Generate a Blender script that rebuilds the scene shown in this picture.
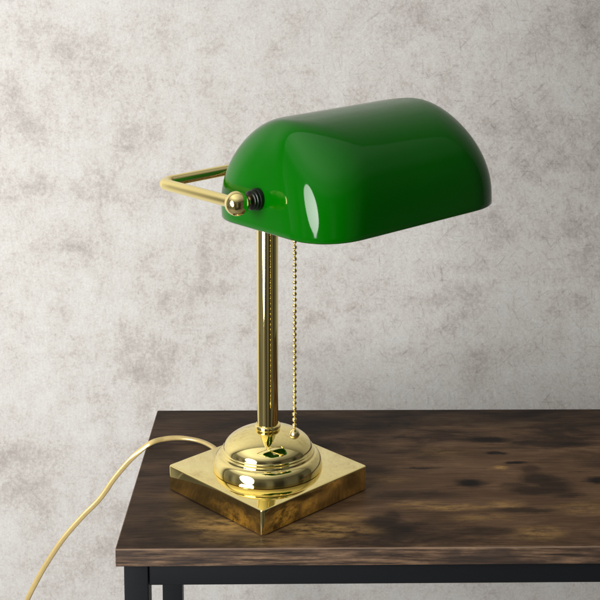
import bpy, bmesh, math, random
from mathutils import Vector, Matrix
PI = math.pi
for o in list(bpy.data.objects): bpy.data.objects.remove(o)
scn = bpy.context.scene
col = scn.collection

# ------------------------------------------------------------------ camera
F, PITCH, ROLL, YAW = 1298.54572, 0.14935, 0.00722, 0.02684
CAM = Vector((0.18803, -1.18674, 0.61946)); PX, PY = 345.72775, 99.88314
cp, sp, c_, s_ = math.cos(PITCH), math.sin(PITCH), math.cos(YAW), math.sin(YAW)
fw = Vector((s_*cp, c_*cp, -sp)); rt = Vector((c_, -s_, 0)); up = rt.cross(fw)
r2 = rt*math.cos(ROLL)+up*math.sin(ROLL); u2 = up*math.cos(ROLL)-rt*math.sin(ROLL)
cd = bpy.data.cameras.new("camera"); cam = bpy.data.objects.new("camera", cd); col.objects.link(cam)
M = Matrix((r2, u2, -fw)).transposed().to_4x4(); M.translation = CAM; cam.matrix_world = M
cd.sensor_fit = 'HORIZONTAL'; cd.sensor_width = 36; cd.lens = F/600*36
cd.shift_x = (300-PX)/600; cd.shift_y = (PY-300)/600
cd.clip_start = .01; cd.clip_end = 50
scn.camera = cam

# ------------------------------------------------------------------ world, lamps, exposure
scn.view_settings.view_transform = 'Standard'; scn.view_settings.look = 'None'
scn.view_settings.exposure = -0.10; scn.view_settings.gamma = 1
world = bpy.data.worlds.new("World"); scn.world = world; world.use_nodes = True
wn = world.node_tree.nodes; wl = world.node_tree.links
bgn = wn["Background"]; bgn.inputs[1].default_value = 0.47
# the unseen studio: pale ceiling, dimmer walls with made-up dark bands for the brass to reflect, dark floor
tc = wn.new('ShaderNodeTexCoord'); sep = wn.new('ShaderNodeSeparateXYZ')
wl.new(tc.outputs['Generated'], sep.inputs[0])
zr = wn.new('ShaderNodeMapRange'); wl.new(sep.outputs['Z'], zr.inputs[0])
for k_, v_ in ((1, -1), (2, 1), (3, 0.), (4, 1.)): zr.inputs[k_].default_value = v_
wr = wn.new('ShaderNodeValToRGB'); wl.new(zr.outputs[0], wr.inputs[0]); cr_ = wr.color_ramp; cr_.interpolation = 'EASE'
for i_, (p_, c_r) in enumerate(((0, (.10, .09, .08)), (.36, (.30, .285, .26)), (.52, (.26, .25, .23)), (.70, (.32, .31, .295)), (.80, (1.0, .98, .94)), (.93, (2.2, 2.17, 2.1)))):
    if i_ > 1: cr_.elements.new(p_)
    cr_.elements[i_].position = p_; cr_.elements[i_].color = (*c_r, 1)
wm = wn.new('ShaderNodeMapping'); wm.inputs['Scale'].default_value = (1, 1, .10); wl.new(tc.outputs['Generated'], wm.inputs[0])
wz = wn.new('ShaderNodeTexNoise'); wz.inputs['Scale'].default_value = 1.9; wz.inputs['Detail'].default_value = 1; wl.new(wm.outputs[0], wz.inputs['Vector'])
wb = wn.new('ShaderNodeValToRGB'); wl.new(wz.outputs['Fac'], wb.inputs[0])
wb.color_ramp.elements[0].position = .40; wb.color_ramp.elements[0].color = (.42, .41, .40, 1)
wb.color_ramp.elements[1].position = .57; wb.color_ramp.elements[1].color = (1.7, 1.7, 1.7, 1)
mr = wn.new('ShaderNodeMapRange'); wl.new(sep.outputs['Z'], mr.inputs[0])
for k_, v_ in ((1, .05), (2, .45), (3, 1.), (4, 0.)): mr.inputs[k_].default_value = v_
wx = wn.new('ShaderNodeMix'); wx.data_type = 'RGBA'; wx.blend_type = 'MULTIPLY'
wl.new(mr.outputs[0], wx.inputs[0]); wl.new(wr.outputs[0], wx.inputs[6]); wl.new(wb.outputs[0], wx.inputs[7])
mx = wn.new('ShaderNodeMapRange'); wl.new(sep.outputs['X'], mx.inputs[0])          # added gradient: surroundings brighter to the left, for light falloff rightwards
for k_, v_ in ((1, -.75), (2, .45), (3, 1.45), (4, .42)): mx.inputs[k_].default_value = v_
wy = wn.new('ShaderNodeVectorMath'); wy.operation = 'SCALE'; wl.new(wx.outputs[2], wy.inputs[0]); wl.new(mx.outputs[0], wy.inputs['Scale'])
wl.new(wy.outputs[0], bgn.inputs[0])

def area(name, loc, target, sx, sy, power, color=(1, 1, 1), spread=180):
    d = bpy.data.lights.new(name, 'AREA'); d.shape = 'RECTANGLE'; d.size = sx; d.size_y = sy
    d.energy = power; d.color = color; d.spread = math.radians(spread)
    o = bpy.data.objects.new(name, d); col.objects.link(o); o.location = loc
    o.rotation_euler = (Vector(target)-Vector(loc)).to_track_quat('-Z', 'Y').to_euler()
    return o
ky = area('key_softbox', (-1.12, -1.22, 0.54), (-.34, .5, .28), .98, 1.56, 37, (1, .99, .975), 125)
ky.data.shape = 'ELLIPSE'; ky.rotation_euler.rotate_axis('Z', math.radians(24))

# ------------------------------------------------------------------ helpers
def link(name, me, mat, parent=None, smooth=True):
    if smooth:
        for p in me.polygons: p.use_smooth = True
    o = bpy.data.objects.new(name, me); col.objects.link(o)
    if mat: me.materials.append(mat)
    if parent: o.parent = parent
    return o
def empty(name, loc, rz, label, cat, group=None):
    o = bpy.data.objects.new(name, None); col.objects.link(o); o.location = loc; o.rotation_euler = (0, 0, rz)
    o.empty_display_size = .05
    o['label'] = label; o['category'] = cat
    if group: o['group'] = group
    return o
def pydata(name, v, f):
    me = bpy.data.meshes.new(name); me.from_pydata([tuple(a) for a in v], [], f); me.update()
    bm = bmesh.new(); bm.from_mesh(me); bmesh.ops.recalc_face_normals(bm, faces=bm.faces); bm.to_mesh(me); bm.free()
    return me
def lathe(name, prof, n=96):
    v, f = [], []
    for r, z in prof:
        for i in range(n):
            a = 2*PI*i/n; v.append((r*math.cos(a), r*math.sin(a), z))
    for j in range(len(prof)-1):
        for i in range(n):
            k = (i+1) % n
            f.append((j*n+i, j*n+k, (j+1)*n+k, (j+1)*n+i))
    if prof[0][0] > 1e-6: f.append(tuple(range(n))[::-1])
    if prof[-1][0] > 1e-6: f.append(tuple(range((len(prof)-1)*n, len(prof)*n)))
    me = pydata(name, v, f)
    bm = bmesh.new(); bm.from_mesh(me); bmesh.ops.remove_doubles(bm, verts=bm.verts, dist=1e-6)
    bmesh.ops.recalc_face_normals(bm, faces=bm.faces); bm.to_mesh(me); bm.free()
    return me
def sharp(me, deg=35):
    for p in me.polygons: p.use_smooth = True
    me.set_sharp_from_angle(angle=math.radians(deg))
def box(name, lo, hi, bev=.001, seg=3):
    bm = bmesh.new(); bmesh.ops.create_cube(bm, size=1)
    for v in bm.verts:
        v.co = Vector([(lo[i]+hi[i])/2+v.co[i]*(hi[i]-lo[i]) for i in range(3)])
    if bev: bmesh.ops.bevel(bm, geom=bm.edges[:], offset=bev, segments=seg, profile=.6, affect='EDGES')
    me = bpy.data.meshes.new(name); bm.to_mesh(me); bm.free(); return me
def sweep(name, path, section, close_caps=True, upv=Vector((0, 0, 1))):
    """section: list of (x,y) in the frame normal to the path"""
    v, f = [], []; n = len(section); m = len(path)
    side = None
    for i, pnt in enumerate(path):
        t = (path[min(i+1, m-1)]-path[max(i-1, 0)]).normalized()
        if side is None:
            side = t.cross(upv)
            if side.length < 1e-4: side = t.cross(Vector((0, 1, 0)))
        side = (side-t*side.dot(t)).normalized(); nn = side.cross(t)
        for a, b in section: v.append(pnt+side*a+nn*b)
    for i in range(m-1):
        for k in range(n):
            l = (k+1) % n; f.append((i*n+k, i*n+l, (i+1)*n+l, (i+1)*n+k))
    if close_caps: f.append(tuple(range(n))[::-1]); f.append(tuple(range((m-1)*n, m*n)))
    return pydata(name, v, f)
def circ(r, n=24): return [(r*math.cos(2*PI*i/n), r*math.sin(2*PI*i/n)) for i in range(n)]
def catmull(P, k=14):
    P = [Vector(p) for p in P]; Q = [P[0]*2-P[1]]+P+[P[-1]*2-P[-2]]; out = []
    for i in range(1, len(Q)-2):
        a, b, c, d = Q[i-1:i+3]
        for j in range(k):
            t = j/k
            out.append(.5*((2*b)+(c-a)*t+(2*a-5*b+4*c-d)*t*t+(3*b-a-3*c+d)*t**3))
    out.append(P[-1]); return out

# ------------------------------------------------------------------ node helpers
class NT:
    def __init__(s, name):
        s.m = bpy.data.materials.new(name); s.m.use_nodes = True; s.t = s.m.node_tree
        s.b = s.t.nodes['Principled BSDF']; s.tc = s.n('ShaderNodeTexCoord')
    def n(s, k, **kw):
        x = s.t.nodes.new(k)
        for a, b in kw.items(): setattr(x, a, b)
        return x
    def l(s, a, b): s.t.links.new(a, b)
    def val(s, sock, v):
        if hasattr(v, 'is_output') or isinstance(v, bpy.types.NodeSocket): s.l(v, sock)
        else: sock.default_value = v
    def mapped(s, scale=(1, 1, 1), loc=(0, 0, 0), rot=(0, 0, 0), src=None):
        m = s.n('ShaderNodeMapping'); m.inputs['Scale'].default_value = scale; m.inputs['Location'].default_value = loc
        m.inputs['Rotation'].default_value = rot
        s.l(src or s.tc.outputs['Object'], m.inputs[0]); return m.outputs[0]
    def noise(s, vec, scale, detail=4, rough=.5, dist=0., out='Fac'):
        x = s.n('ShaderNodeTexNoise'); s.l(vec, x.inputs['Vector'])
        x.inputs['Scale'].default_value = scale; x.inputs['Detail'].default_value = detail
        x.inputs['Roughness'].default_value = rough; x.inputs['Distortion'].default_value = dist
        return x.outputs[out]
    def ramp(s, fac, stops, interp='LINEAR'):
        x = s.n('ShaderNodeValToRGB'); s.l(fac, x.inputs[0]); cr = x.color_ramp; cr.interpolation = interp
        while len(cr.elements) < len(stops): cr.elements.new(.5)
        for e, (p, c) in zip(cr.elements, stops):
            e.position = p; e.color = (c, c, c, 1) if not hasattr(c, '__len__') else (*c, 1)
        return x.outputs[0]
    def mix(s, fac, a, b, mode='MIX'):
        x = s.n('ShaderNodeMix', data_type='RGBA', blend_type=mode); s.val(x.inputs[0], fac)
        for i, v in ((6, a), (7, b)):
            if isinstance(v, bpy.types.NodeSocket): s.l(v, x.inputs[i])
            else: x.inputs[i].default_value = (*v, 1) if hasattr(v, '__len__') else (v, v, v, 1)
        return x.outputs[2]
    def math(s, op, a, b=0., clamp=False):
        x = s.n('ShaderNodeMath', operation=op); x.use_clamp = clamp; s.val(x.inputs[0], a); s.val(x.inputs[1], b); return x.outputs[0]
    def spot(s, vec, cen, rad, soft=.6):
        """1 inside an elliptical stain, 0 outside"""
        m = s.n('ShaderNodeMapping'); m.vector_type = 'POINT'
        m.inputs['Location'].default_value = [-c/r for c, r in zip(cen, rad)]
        m.inputs['Scale'].default_value = [1/r for r in rad]; s.l(vec, m.inputs[0])
        ln = s.n('ShaderNodeVectorMath', operation='LENGTH'); s.l(m.outputs[0], ln.inputs[0])
        mr = s.n('ShaderNodeMapRange', interpolation_type='SMOOTHSTEP'); s.l(ln.outputs['Value'], mr.inputs[0])
        mr.inputs[1].default_value = 1-soft; mr.inputs[2].default_value = 1+soft
        mr.inputs[3].default_value = 1; mr.inputs[4].default_value = 0
        return mr.outputs[0]
    def bump(s, h, strength, dist=.001):
        x = s.n('ShaderNodeBump'); x.inputs['Strength'].default_value = strength; x.inputs['Distance'].default_value = dist
        s.l(h, x.inputs['Height']); s.l(x.outputs[0], s.b.inputs['Normal'])
    def warp(s, vec, scale, amt, detail=3):
        c = s.noise(vec, scale, detail, .55, out='Color')
        v = s.n('ShaderNodeVectorMath', operation='SUBTRACT'); s.l(c, v.inputs[0]); v.inputs[1].default_value = (.5, .5, .5)
        m = s.n('ShaderNodeVectorMath', operation='MULTIPLY'); s.l(v.outputs[0], m.inputs[0]); m.inputs[1].default_value = amt
        a = s.n('ShaderNodeVectorMath', operation='ADD'); s.l(vec, a.inputs[0]); s.l(m.outputs[0], a.inputs[1]); return a.outputs[0]

def mat_brass():
    t = NT('polished_brass'); b = t.b
    v = t.mapped()
    n1 = t.noise(v, 60, 4, .6)
    t.l(t.ramp(n1, [(.3, (.98, .825, .345)), (.7, (.99, .84, .37))]), b.inputs['Base Color'])
    b.inputs['Metallic'].default_value = 1
    t.l(t.ramp(t.noise(v, 220, 5, .65), [(.35, .03), (.8, .075)]), b.inputs['Roughness'])
    t.bump(t.noise(v, 30, 2, .5), .025, .0006)
    return t.m
def mat_green():
    t = NT('green_cased_glass'); b = t.b
    v = t.mapped()
    t.l(t.ramp(t.noise(v, 9, 3, .5), [(.3, (.0006, .118, .0003)), (.7, (.0008, .138, .0004))]), b.inputs['Base Color'])
    b.inputs['Roughness'].default_value = .06; b.inputs['IOR'].default_value = 1.5
    b.inputs['Specular IOR Level'].default_value = .42
    tr = t.n('ShaderNodeBsdfTranslucent'); tr.inputs[0].default_value = (.02, .55, .01, 1)
    ms = t.n('ShaderNodeMixShader'); ms.inputs[0].default_value = .20
    outn = t.t.nodes['Material Output']; t.l(b.outputs[0], ms.inputs[1]); t.l(tr.outputs[0], ms.inputs[2]); t.l(ms.outputs[0], outn.inputs[0])
    t.bump(t.noise(v, 20, 2, .45), .17, .0012)
    return t.m
def simple(name, c, rough, metal=0., nscale=0, var=0.):
    t = NT(name); b = t.b; b.inputs['Roughness'].default_value = rough; b.inputs['Metallic'].default_value = metal
    n = t.noise(t.mapped(), nscale or 50, 4, .6)
    t.l(t.ramp(n, [(.3, tuple(x*(1-var) for x in c)), (.7, tuple(min(1, x*(1+var)) for x in c))]), b.inputs['Base Color'])
    if nscale: t.bump(n, .12, .0004)
    return t.m
def mat_wall():
    t = NT('mottled_plaster'); b = t.b
    v = t.mapped(); vw = t.warp(v, 9, (.06, .06, .06))
    stains = [(-.114, .222, .030, .020), (-.158, .415, .045, .03), (-.215, .22, .05, .012), (-.05, .307, .025, .03), (-.03, .22, .035, .02),
              (-.144, .135, .04, .03), (.352, .462, .05, .02), (.383, .372, .012, .022), (.512, .44, .018, .03), (.60, .47, .06, .06),
              (.449, .168, .022, .026), (.562, .165, .035, .02), (.385, .032, .010, .012), (.405, .046, .008, .008), (.428, .017, .006, .006),
              (.345, .062, .02, .012), (.62, .12, .05, .05), (-.05, -.02, .04, .05), (-.22, -.2, .05, .06), (-.12, -.30, .06, .05),
              (.43, -.05, .02, .025), (.56, .05, .04, .02), (.50, .26, .05, .035), (.04, .11, .03, .05), (.47, .31, .06, .02), (-.2, .33, .05, .04),
              (.60, .27, .06, .05), (-.08, .36, .05, .03), (-.01, .05, .04, .06)]
    acc = None
    vs = t.warp(t.warp(v, 14, (.06, 0, .06)), 55, (.03, 0, .03), 5)
    for x, z, rx, rz in stains:
        q_ = t.spot(vs, (x, 0, z), (rx*1.05, 3, rz*1.05), .95)
        acc = q_ if acc is None else t.math('MAXIMUM', acc, q_)
    # cloudy mottling with its own broken-up detail; stains push it darker
    big = t.noise(vw, 8, 12, .72)
    mid = t.noise(t.warp(v, 40, (.015, .015, .015)), 34, 9, .72)
    fin = t.noise(v, 210, 6, .72)
    m2 = t.math('MULTIPLY', mid, .36); m3 = t.math('MULTIPLY', fin, .28)
    d = t.math('ADD', t.math('ADD', t.math('MULTIPLY', big, .36), m2), m3)
    d = t.math('ADD', d, t.math('MULTIPLY', acc, .060))
    c = t.ramp(d, [(.395, (.575, .574, .553)), (.47, (.548, .541, .518)), (.52, (.530, .511, .485)), (.575, (.458, .433, .409)), (.65, (.34, .312, .293))])
    fl_ = t.ramp(t.noise(t.warp(v, 120, (.008, .008, .008)), 150, 7, .82), [(.50, 0.), (.58, 1.)])
    pm = t.ramp(d, [(.44, .04), (.56, 1.)])
    c = t.mix(t.math('MULTIPLY', t.math('MULTIPLY', fl_, pm), .50), c, (.37, .335, .32))
    # fine plaster grain and faint brush marks
    c = t.mix(.50, c, t.ramp(t.noise(v, 380, 4, .75), [(.34, (.80, .79, .78)), (.66, (1.14, 1.14, 1.14))]), 'MULTIPLY')
    sl = t.spot(v, (-.25, 0, -.05), (.42, 9, .6), .6)
    br = t.ramp(t.noise(t.mapped((1, 1, .14), src=t.warp(v, 30, (.01, 0, .01))), 240, 5, .65), [(.36, (.86, .855, .85)), (.62, (1.06, 1.06, 1.06))])
    c = t.mix(t.math('MULTIPLY', sl, .30), c, br, 'MULTIPLY')
    # wiry pale and dark scratches in all directions on the right
    gx = t.spot(v, (.52, 0, .25), (.38, 9, .6), .6)
    vq = t.warp(v, 10, (.02, 0, .02))
    for rot, sc_, off_ in ((.65, 105, 0), (-.8, 95, 4), (1.5, 110, 8), (.15, 100, 12)):
        s1 = t.noise(t.mapped((1, 1, .13), loc=(off_, 0, off_), src=t.mapped(rot=(0, rot, 0), src=vq)), sc_*2.4, 4, .6)
        lines = t.ramp(s1, [(.30, (.72, .70, .69)), (.41, (1., 1., 1.)), (.60, (1., 1., 1.)), (.70, (1.14, 1.14, 1.13))])
        c = t.mix(t.math('MULTIPLY', gx, .75), c, lines, 'MULTIPLY')
    pk = t.ramp(t.noise(v, 88, 4, .85), [(.66, 0.), (.78, 1.)])
    c = t.mix(t.math('MULTIPLY', pk, .45), c, (.36, .33, .315))
    t.l(c, b.inputs['Base Color']); b.inputs['Roughness'].default_value = .85
    t.bump(t.math('ADD', mid, t.math('MULTIPLY', fin, .6)), .35, .0015)
    b.inputs['Specular IOR Level'].default_value = .25
    return t.m
def mat_top():
    t = NT('rustic_brown_board'); b = t.b
    v = t.mapped()
    vg = t.warp(v, 7, (.03, .012, 0))
    # long soft colour clouds, stretched along the board
    c1 = t.noise(t.mapped((1, 2.8, 1), src=vg), 9, 9, .66, .4)
    base = t.ramp(c1, [(.32, (.014, .0092, .0065)), (.45, (.046, .0272, .0175)), (.56, (.108, .063, .036)), (.68, (.175, .108, .060))])
    # warm towards middle right, cool and dark at left and back
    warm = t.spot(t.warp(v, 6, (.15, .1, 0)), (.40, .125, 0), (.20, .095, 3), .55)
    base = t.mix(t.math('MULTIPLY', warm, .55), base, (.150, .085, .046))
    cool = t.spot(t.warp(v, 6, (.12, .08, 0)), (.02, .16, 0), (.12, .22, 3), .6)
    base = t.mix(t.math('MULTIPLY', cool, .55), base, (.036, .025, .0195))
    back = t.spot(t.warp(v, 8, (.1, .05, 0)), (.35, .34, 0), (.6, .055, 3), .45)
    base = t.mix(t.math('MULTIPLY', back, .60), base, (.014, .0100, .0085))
    # fine straight grain
    gr = t.noise(t.mapped((.045, 1, 1), src=t.warp(v, 9, (.0, .006, 0))), 420, 5, .65)
    base = t.mix(.55, base, t.ramp(gr, [(.34, (.50, .48, .46)), (.66, (1.32, 1.32, 1.28))]), 'MULTIPLY')
    # scattered dark grain dashes
    ds = t.noise(t.mapped((.09, 1, 1), loc=(2, 0, 0), src=vg), 150, 4, .7)
    base = t.mix(t.ramp(ds, [(.62, 0.), (.70, .9)]), base, (.012, .009, .008))
    vk = t.warp(t.warp(v, 26, (.030, .014, 0), 6), 130, (.012, .004, 0), 6)
    def acc(lst, soft):
        a = None
        for x, y, rx, ry, s in lst:
            q = t.math('MULTIPLY', t.spot(vk, (x, y, 0), (rx, ry, 3), soft), s)
            a = q if a is None else t.math('MAXIMUM', a, q)
        return a
    gold_and_spill = acc([(.398, .178, .009, .004, 1), (.335, .083, .045, .006, .75), (.300, .090, .022, .006, .6), (.388, .086, .016, .010, .7),
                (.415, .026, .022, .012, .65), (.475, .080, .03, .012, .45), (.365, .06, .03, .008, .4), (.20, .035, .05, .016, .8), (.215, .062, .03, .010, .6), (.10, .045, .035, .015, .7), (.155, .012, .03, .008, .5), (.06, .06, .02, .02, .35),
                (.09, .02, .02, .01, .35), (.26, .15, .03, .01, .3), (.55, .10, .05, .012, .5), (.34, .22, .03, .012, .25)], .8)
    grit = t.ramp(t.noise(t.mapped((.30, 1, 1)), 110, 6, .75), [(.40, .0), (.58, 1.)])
    base = t.mix(t.math('MULTIPLY', gold_and_spill, grit), base, (.36, .215, .075))  # golden wood patches, plus brass light spill painted in front of the base
    dark = acc([(.364, .140, .016, .009, .95), (.418, .190, .013, .004, .95), (.396, .254, .022, .008, .9), (.400, .217, .010, .004, .9),
                (.440, .150, .022, .016, .75), (.452, .130, .020, .018, .7), (.428, .122, .028, .010, .75), (.436, .172, .012, .012, .55), (.462, .110, .018, .006, .6), (.410, .134, .016, .006, .6), (.262, .052, .018, .014, .8), (.276, .038, .016, .012, .8), (.270, .066, .010, .008, .6), (.288, .048, .018, .005, .6), (.505, .146, .018, .010, .95), (.23, .175, .05, .012, .6), (.30, .112, .05, .010, .6),
                (.285, .02, .05, .012, .5), (.36, .03, .035, .010, .6), (.41, .075, .035, .006, .7), (.24, .30, .06, .02, .5), (.48, .24, .04, .008, .7),
                (.09, .10, .03, .02, .5), (.03, .04, .03, .02, .4), (.56, .19, .05, .02, .6), (.31, .18, .02, .003, .8), (.45, .245, .03, .006, .6)], .52)
    base = t.mix(dark, base, (.0075, .006, .0057))
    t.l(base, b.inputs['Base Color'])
    t.l(t.ramp(gr, [(.3, .50), (.7, .40)]), b.inputs['Roughness'])
    b.inputs['Specular IOR Level'].default_value = .05
    t.bump(gr, .10, .0004)
    return t.m
def mat_edge():
    t = NT('grained_edge_band'); b = t.b; v = t.mapped()
    n = t.noise(t.mapped((.05, 1, 1), src=t.warp(v, 12, (0, 0, .003))), 330, 5, .7)
    c = t.ramp(n, [(.38, (.014, .0075, .005)), (.47, (.075, .043, .024)), (.57, (.17, .100, .056)), (.68, (.29, .185, .108))])
    d = t.noise(t.mapped((.5, 1, 1)), 30, 5, .6)
    c = t.mix(t.ramp(d, [(.45, 0.), (.62, .8)]), c, (.030, .018, .013))
    se = t.n('ShaderNodeSeparateXYZ'); t.l(v, se.inputs[0])
    ln_ = t.n('ShaderNodeMapRange'); t.l(se.outputs['Z'], ln_.inputs[0])
    ln_.inputs[1].default_value = -.0022; ln_.inputs[2].default_value = -.0013
    c = t.mix(t.math('MULTIPLY', ln_.outputs[0], .55), c, (.27, .185, .125))      # pale glue seam of the band
    t.l(c, b.inputs['Base Color']); b.inputs['Roughness'].default_value = .6
    t.bump(n, .25, .0006)
    return t.m
BRASS = mat_brass(); GREEN = mat_green()
BLACKM = simple('black_powder_coat', (.0075, .0085, .0100), .5, 0, 900, .12); BLACKM.node_tree.nodes['Principled BSDF'].inputs['Specular IOR Level'].default_value = .22
RUBBER = simple('black_rubber', (.004, .004, .004), .30, 0, 300, .1)
WHITE = simple('white_opal_glass', (.78, .80, .76), .25, 0, 20, .02)
def mat_lining():
    t = NT('opal_green_lining'); b = t.b
    t.l(t.ramp(t.noise(t.mapped(), 20, 2), [(.3, (.13, .46, .08)), (.7, (.15, .50, .09))]), b.inputs['Base Color'])
    b.inputs['Roughness'].default_value = .25
    tr = t.n('ShaderNodeBsdfTranslucent'); tr.inputs[0].default_value = (.25, .85, .15, 1)
    ms = t.n('ShaderNodeMixShader'); ms.inputs[0].default_value = .5
    outn = t.t.nodes['Material Output']; t.l(b.outputs[0], ms.inputs[1]); t.l(tr.outputs[0], ms.inputs[2]); t.l(ms.outputs[0], outn.inputs[0])
    return t.m
LINING = mat_lining()
SATIN = simple('satin_brass', (.95, .78, .38), .27, 1, 200, .03)
FLOORM = simple('grey_floor', (.20, .19, .18), .7, 0, 12, .2)
CORD = simple('gold_cord_sheath', (.62, .47, .20), .26, .40, 200, .06)
BULB = simple('frosted_bulb', (.85, .85, .82), .3, 0, 20, .01)

# ------------------------------------------------------------------ setting
wall = link('wall', box('wall', (-3.4, 0, -.75), (2.6, .05, 2.2), 0), mat_wall(), smooth=False)
wall.location = (0, .60, 0); wall['kind'] = 'structure'
fl = link('floor', box('floor', (-3.4, -1.0, -.80), (2.6, .59, -.752), 0), FLOORM, smooth=False); fl['kind'] = 'structure'

# ------------------------------------------------------------------ table
TT = .01839; TD = .34723; TW = .80
table = empty('side_table', (0, 0, 0), 0, 'narrow side table with rustic brown board top and black square metal legs', 'table')
bm = bmesh.new(); bmesh.ops.create_cube(bm, size=1)
for v in bm.verts: v.co = Vector(((v.co.x+.5)*TW, .0006+(v.co.y+.5)*(TD-.0006), -TT+(v.co.z+.5)*TT))
bmesh.ops.bevel(bm, geom=[e for e in bm.edges], offset=.0006, segments=2, profile=.5, affect='EDGES')
me = bpy.data.meshes.new('tabletop'); bm.to_mesh(me); bm.free()
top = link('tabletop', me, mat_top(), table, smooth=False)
EDGE = mat_edge()
for nm, lo, hi in (('edge_band', (-.0004, -.0008, -TT-.0002), (TW+.0004, .0006, -.0007)),
                   ('edge_band', (-.0008, .0008, -TT-.0002), (.0, TD, -.0007)),
                   ('edge_band', (TW, .0008, -TT-.0002), (TW+.0008, TD, -.0007))):
    link(nm, box(nm, lo, hi, .0002, 1), EDGE, top, smooth=False)
LZ = -.745
for x in (.0062, TW-.0312):
    for y in (.006, .3150):
        lg = link('leg', box('leg', (x, y, LZ), (x+.0238, y+.025, -TT-.0012), .0012, 3), BLACKM, table)
        link('foot_pad', lathe('foot_pad', [(.0, -.751), (.009, -.751), (.009, LZ), (0, LZ)], 24), RUBBER, lg).location = (x+.0125, y+.0125, 0)
for y in (.008, .315):
    link('rail', box('rail', (.0303, y, -.0432), (TW-.0315, y+.022, -TT-.0012), .0012, 3), BLACKM, table)
for x in (.0072, TW-.030):
    link('rail', box('rail', (x, .0315, -.0432), (x+.022, .3145, -TT-.0012), .0012, 3), BLACKM, table)

# ------------------------------------------------------------------ lamp
lamp = empty('desk_lamp', (.14292, .12721, 0), .76809, 'polished brass desk lamp with green glass shade and pull chain standing on the wooden table', 'lamp')
HB = .02696; HS = .075
# weighted square foot
bm = bmesh.new(); bmesh.ops.create_cube(bm, size=1)
for v in bm.verts: v.co = Vector((v.co.x*2*HS, v.co.y*2*HS, .0012+(v.co.z+.5)*(HB-.0012)))
bmesh.ops.bevel(bm, geom=[e for e in bm.edges if abs(e.verts[0].co.z-e.verts[1].co.z) > .01], offset=.0035, segments=5, profile=.5, affect='EDGES')
bmesh.ops.bevel(bm, geom=[e for e in bm.edges if all(v.co.z > HB-.001 for v in e.verts)], offset=.0011, segments=3, profile=.5, affect='EDGES')
me = bpy.data.meshes.new('base_plate'); bm.to_mesh(me); bm.free(); sharp(me, 40)
plate = link('base_plate', me, BRASS, lamp, smooth=False)
link('felt_pad', box('felt_pad', (-HS+.003, -HS+.003, .0), (HS-.003, HS-.003, .0011), 0), RUBBER, plate, smooth=False)
# stepped dome
pr = []
for i in range(13):
    a = i/12*PI/2*.93; pr.append((.0494+.0090*math.cos(a)**.95, HB+.0005+.0150*math.sin(a)**1.1))
pr = [(.0570, HB+.0001)]+pr
pr += [(.0496, HB+.0158), (.0494, HB+.0164), (.0496, HB+.0172), (.0492, HB+.0180), (.0482, HB+.0184), (.0476, HB+.0190), (.0482, HB+.0197), (.0484, HB+.0206), (.0474, HB+.0212), (.0468, HB+.0220)]
R0, Z0, Z1 = .0468, HB+.0220, HB+.0425
for i in range(1, 28):
    a = i/27*PI/2*.90; pr.append((R0*math.cos(a)**1.10, Z0+(Z1-Z0)*(math.sin(a)/math.sin(PI/2*.90))**1.12))
pr.append((.0, Z1+.0002))
me = lathe('base_dome', pr, 128); sharp(me, 50)
link('base_dome', me, BRASS, lamp, smooth=False)
zc = HB+.0385
me = lathe('collar', [(0, zc), (.0105, zc), (.0118, zc+.0012), (.0120, zc+.0030), (.0134, zc+.0042), (.0138, zc+.0054), (.0138, zc+.0074), (.0130, zc+.0084), (.0121, zc+.0087), (0, zc+.0087)], 64); sharp(me, 50)
link('collar', me, BRASS, lamp, smooth=False)
PR = .0113
zh, de, ta, ro, W, L, H, Ht, R, T, q, q2, kap, kk, za, si, du, dv = [.35652, -.09831, -.02767, .0373, .1287, .12924, .11511, .0765, .09179, .08789, 2.35106, 2.02324, .52973, .00869, -.02, -.02378, .00841, -.00301]
me = lathe('pole', [(0, zc+.0080), (PR, zc+.0080), (PR, zh-.010), (PR*.95, zh-.008), (.006, zh-.0055), (0, zh-.0055)], 64); sharp(me, 50)
link('pole', me, BRASS, lamp, smooth=False)
# harp frame
O = Vector((0, 0, zh)); ea = Vector((math.cos(de), math.sin(de), ro)).normalized()
n0 = Vector((-math.sin(de), math.cos(de), 0)); eb = -n0*math.cos(ta)+Vector((0, 0, -math.sin(ta)))
ax = O+eb*L
RT = .0055
def corner(sgn):
    c = O+ea*W*sgn; r = .013; out = []
    cen = c-ea*sgn*r+eb*r
    for i in range(13):
        a = i/12*PI/2; out.append(cen+(-eb*math.cos(a)+ea*sgn*math.sin(a))*r)
    return out
cl, cr = corner(-1), corner(1)
path = [ax-ea*W]+[ax-ea*W-eb*(L-.013)*i/10 for i in range(1, 10)]+cl[::-1]+[O+ea*(W-.013)*(i/10-1)*1.0 for i in range(1, 20)]+cr+[ax+ea*W-eb*(L-.013)*(1-i/10) for i in range(1, 10)]+[ax+ea*W]
hz = link('harp', sweep('harp', path, circ(RT, 28)), BRASS, lamp)
link('pole_joint', lathe('pole_joint', [(0, zh-.0125), (.0105, zh-.012), (.0118, zh-.006), (.0108, zh), (.0118, zh+.004), (.008, zh+.0085), (.0035, zh+.0105), (.0, zh+.011)], 48), BRASS, lamp)
def oriented(o, loc, x, y=None):
    """place object so its local +Z runs along x"""
    z = x.normalized(); t = Vector((0, 0, 1)); y_ = z.cross(t).normalized(); x_ = y_.cross(z)
    m = Matrix((x_, y_, z)).transposed().to_4x4(); m.translation = loc; o.matrix_local = m
def ball_prof(r, n=20): return [(r*math.sin(PI*i/n), -r*math.cos(PI*i/n)) for i in range(n+1)]
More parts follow.
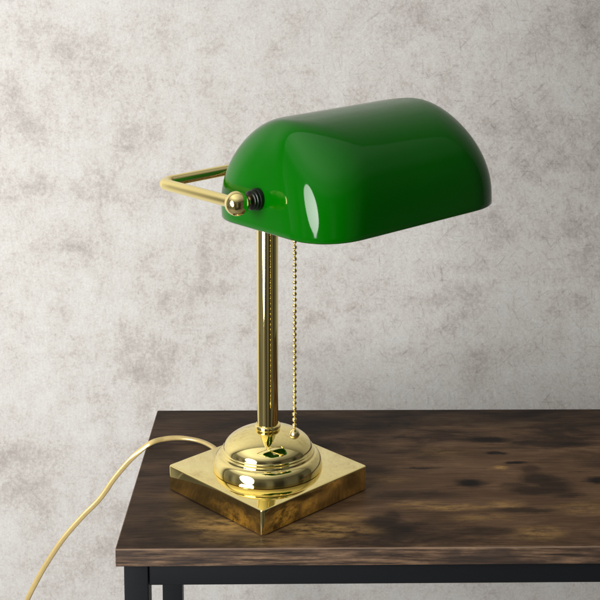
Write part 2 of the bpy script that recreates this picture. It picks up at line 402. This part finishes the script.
for sgn in (-1, 1):
    b = link('ball_finial', lathe('ball_finial', ball_prof(.0113), 48), BRASS, lamp); oriented(b, ax+ea*W*sgn, ea)
    gap0 = .0085; wall_u = H-du*sgn*-1 if sgn < 0 else H+du
    dist = W-(H-du) if sgn < 0 else W-(H+du)
    dist = max(dist, .008)
    stem = link('pivot_stem', lathe('pivot_stem', [(0, 0), (.0042, 0), (.0042, dist+.006), (0, dist+.006)], 32), BRASS, lamp); oriented(stem, ax+ea*W*sgn, -ea*sgn)
    d0 = max(dist-.0085, .0075)
    pf = [(0, d0-.0005), (.0075, d0-.0005), (.0088, d0+.0005), (.0088, d0+.0018), (.0078, d0+.0024), (.0080, d0+.0028), (.0092, d0+.0034), (.0092, d0+.0050), (.0082, d0+.0056), (.0100, d0+.0062), (.0102, d0+.0085), (.0100, d0+.0105), (0, d0+.0105)]
    me = lathe('rubber_washer', pf, 40); sharp(me, 40)
    ws = link('rubber_washer', me, RUBBER, lamp, smooth=False); oriented(ws, ax+ea*W*sgn, -ea*sgn)

# shade : rows from the rim up, rounded-rectangle outlines shrinking to a ridge
n_ = Vector((-ea.y, ea.x, 0)).normalized(); up_ = ea.cross(n_)
sv = n_*math.cos(si)+up_*math.sin(si); sw = -n_*math.sin(si)+up_*math.cos(si)
SO = ax+ea*du+sv*dv
CE = 2.3
def shade_shell(off, rows=44, na=16, nl=6):
    """closed outline per row; off = inset from the outer skin"""
    V, Fc = [], []
    rowsv = []
    svals = [('k', -kk+0), ('k', -kk*.5)]+[('s', math.sin(i/rows*PI/2)) for i in range(rows+1)]
    for kind, s in svals:
        if kind == 'k': z = za+s; s_ = 0.
        else: z = za+s*T; s_ = s
        rr = R*max(0, 1-s_**q)**(1/q); hh = Ht+(H-Ht)*max(0, 1-s_**q2)**(1/q2)
        rc = rr*(kap+(1-kap)*s_**2)
        out = []
        for qd, (sx, sy) in enumerate(((1, 1), (-1, 1), (-1, -1), (1, -1))):
            arc = []
            for i in range(na+1):
                a = i/na*PI/2
                arc.append((sx*(hh-rc+rc*max(0, math.cos(a))**(2/CE)), sy*(rr-rc+rc*max(0, math.sin(a))**(2/CE))))
            if qd in (1, 3): arc = arc[::-1]
            out += arc
            # straight run to the next quadrant
            nx = ((-1, 1), (-1, -1), (1, -1), (1, 1))[qd]
            a0 = arc[-1]
            if qd in (0, 2): a1 = (nx[0]*(hh-rc), a0[1])
            else: a1 = (a0[0], nx[1]*(rr-rc))
            for j in range(1, nl): out.append((a0[0]+(a1[0]-a0[0])*j/nl, a0[1]+(a1[1]-a0[1])*j/nl))
        rowsv.append([(x, y, z) for x, y in out])
    n = len(rowsv[0])
    for r_ in rowsv: V += r_
    for i in range(len(rowsv)-1):
        for j in range(n):
            k = (j+1) % n; Fc.append((i*n+j, i*n+k, (i+1)*n+k, (i+1)*n+j))
    me = pydata('shell', V, Fc)
    bm = bmesh.new(); bm.from_mesh(me); bmesh.ops.remove_doubles(bm, verts=bm.verts, dist=2e-5)
    bmesh.ops.dissolve_degenerate(bm, dist=1e-5, edges=bm.edges); bmesh.ops.recalc_face_normals(bm, faces=bm.faces)
    if sum(f.normal.z*f.calc_area() for f in bm.faces) < 0: bmesh.ops.reverse_faces(bm, faces=bm.faces)
    bm.normal_update()
    bm.to_mesh(me); bm.free()
    return me, n
def shell_with_thickness(t0, t1, name):
    me, n = shade_shell(0)
    bm = bmesh.new(); bm.from_mesh(me)
    norms = {v.index: v.normal.copy() for v in bm.verts}
    zmin = min(v.co.z for v in bm.verts)
    base = [v.co.copy() for v in bm.verts]; faces = [[v.index for v in f.verts] for f in bm.faces]
    border = [[v.index for v in e.verts] for e in bm.edges if len(e.link_faces) == 1]
    nr = [norms[i] for i in range(len(base))]
    for i, c in enumerate(base):
        if c.z < zmin+1e-5: nr[i] = Vector((nr[i].x, nr[i].y, 0)).normalized()
    bm.free()
    N = len(base)
    mid = (t0+t1)/2
    V = [c-nr[i]*t0 for i, c in enumerate(base)]+[c-nr[i]*t1 for i, c in enumerate(base)]
    # rounded lip ring
    Fs = faces+[[j+N for j in f[::-1]] for f in faces]
    lip = {}
    for a, b_ in border:
        for j in (a, b_):
            if j not in lip:
                lip[j] = len(V); V.append(base[j]-nr[j]*mid+Vector((0, 0, -(t1-t0)*.5)))
        Fs.append([a, b_, lip[b_], lip[a]]); Fs.append([lip[a], lip[b_], b_+N, a+N])
    m2 = pydata(name, V, Fs); return m2
def place_shade(o):
    m = Matrix((ea, sv, sw)).transposed().to_4x4(); m.translation = SO; o.matrix_local = m

shade = link('lamp_shade', shell_with_thickness(0, .0022, 'lamp_shade'), GREEN, lamp); place_shade(shade)
lin = link('inner_lining', shell_with_thickness(.0024, .0034, 'inner_lining'), LINING, shade)

# lamp holder and bulb under the shade
hp = O+eb*.012+Vector((0, 0, -.010))
arm = link('holder_arm', sweep('holder_arm', catmull([O+Vector((0, 0, -.014)), O+eb*.014+Vector((0, 0, -.0145)), O+eb*.034+Vector((0, 0, -.0145))], 8), circ(.0055, 20)), BRASS, lamp)
sk = link('bulb_socket', lathe('bulb_socket', [(0, 0), (.010, 0), (.0145, .004), (.0150, .010), (.0150, .030), (.0162, .031), (.0162, .036), (.0150, .037), (.0150, .045), (0, .045)], 48), BRASS, lamp)
oriented(sk, O+eb*.032+Vector((0, 0, -.0145)), eb)
bl = link('bulb', lathe('bulb', [(0, .0), (.0125, 0), (.0125, .012), (.015, .020), (.0205, .032), (.0225, .044), (.0205, .056), (.0150, .064), (.0075, .0685), (0, .0695)], 48), BULB, lamp)
oriented(bl, O+eb*.0785+Vector((0, 0, -.0145)), eb)

# pull chain
ca, cb = -.0127, -.055
ZT, ZB = .330, .0825
wire = link('pull_chain', lathe('pull_chain', [(0, ZB), (.0008, ZB), (.0008, ZT), (0, ZT)], 10), BRASS, lamp); wire.location = (ca, cb, 0)
bead_me = lathe('bead', ball_prof(.0023, 10), 16); bead_me.materials.append(SATIN)
for p in bead_me.polygons: p.use_smooth = True
k = 0; z = ZB+.0095
while z < ZT-.002:
    bd = bpy.data.objects.new('bead', bead_me); col.objects.link(bd); bd.parent = wire; bd.location = (0, 0, z); z += .00605
pb = link('pull_knob', lathe('pull_knob', [(.0009, .0060), (.0018, .0052)]+[(.0052*math.sin(PI*i/16), .0052*math.cos(PI*i/16)) for i in range(3, 17)], 32), SATIN, wire)
pb.location = (0, 0, ZB)

# flat twin cord running off the table's left edge
W2 = [(.108, .168, .0105), (.100, .180, .0075), (.090, .202, .0045), (.075, .2300, .0040), (.0590, .2455, .0042), (.0390, .2515, .0050), (.0200, .2478, .0055), (.0035, .2395, .0035),
      (-.0169, .240, -.0136), (-.0375, .240, -.0379), (-.0490, .240, -.0550), (-.0590, .240, -.0680), (-.0730, .240, -.0823), (-.0879, .240, -.0992), (-.1028, .240, -.1183), (-.1210, .240, -.1468), (-.1332, .240, -.1692), (-.1430, .240, -.1893), (-.165, .238, -.24), (-.185, .235, -.32), (-.20, .23, -.45), (-.205, .22, -.6), (-.215, .20, -.735), (-.26, .17, -.7485), (-.40, .12, -.7485)]
mi = lamp.matrix_basis if False else (Matrix.Translation(lamp.location) @ Matrix.Rotation(.76809, 4, 'Z'))
inv = mi.inverted()
pathc = [inv @ p for p in catmull(W2, 12)]
sec = []
rr_ = .0018; off = .00135
for i in range(9): a = -PI*.36+i/8*PI*.72; sec.append((off+rr_*math.cos(a), rr_*math.sin(a)))
for i in range(9): a = PI-PI*.36+i/8*PI*.72; sec.append((-off+rr_*math.cos(a), rr_*math.sin(a)))
def cord_mesh(path):
    v, f = [], []; n = len(sec); m = len(path)
    for i, pnt in enumerate(path):
        t = (path[min(i+1, m-1)]-path[max(i-1, 0)]).normalized()
        side = t.cross(Vector((0, 0, 1))).normalized(); nn = side.cross(t)
        w = (pnt-path[0]).length
        tw = PI/2*max(0, min(1, (w-.10)/.05))*max(0, min(1, (.80-w)/.1))
        A = side*math.cos(tw)+nn*math.sin(tw); B = nn*math.cos(tw)-side*math.sin(tw)
        for a, b in sec: v.append(pnt+A*a+B*b)
    for i in range(m-1):
        for k in range(n):
            l = (k+1) % n; f.append((i*n+k, i*n+l, (i+1)*n+l, (i+1)*n+k))
    f.append(tuple(range(n))[::-1]); f.append(tuple(range((m-1)*n, m*n)))
    return pydata('power_cord', v, f)
link('power_cord', cord_mesh(pathc), CORD, lamp)

scn.cycles.use_denoising = True
scn.cycles.max_bounces = 10; scn.cycles.glossy_bounces = 6
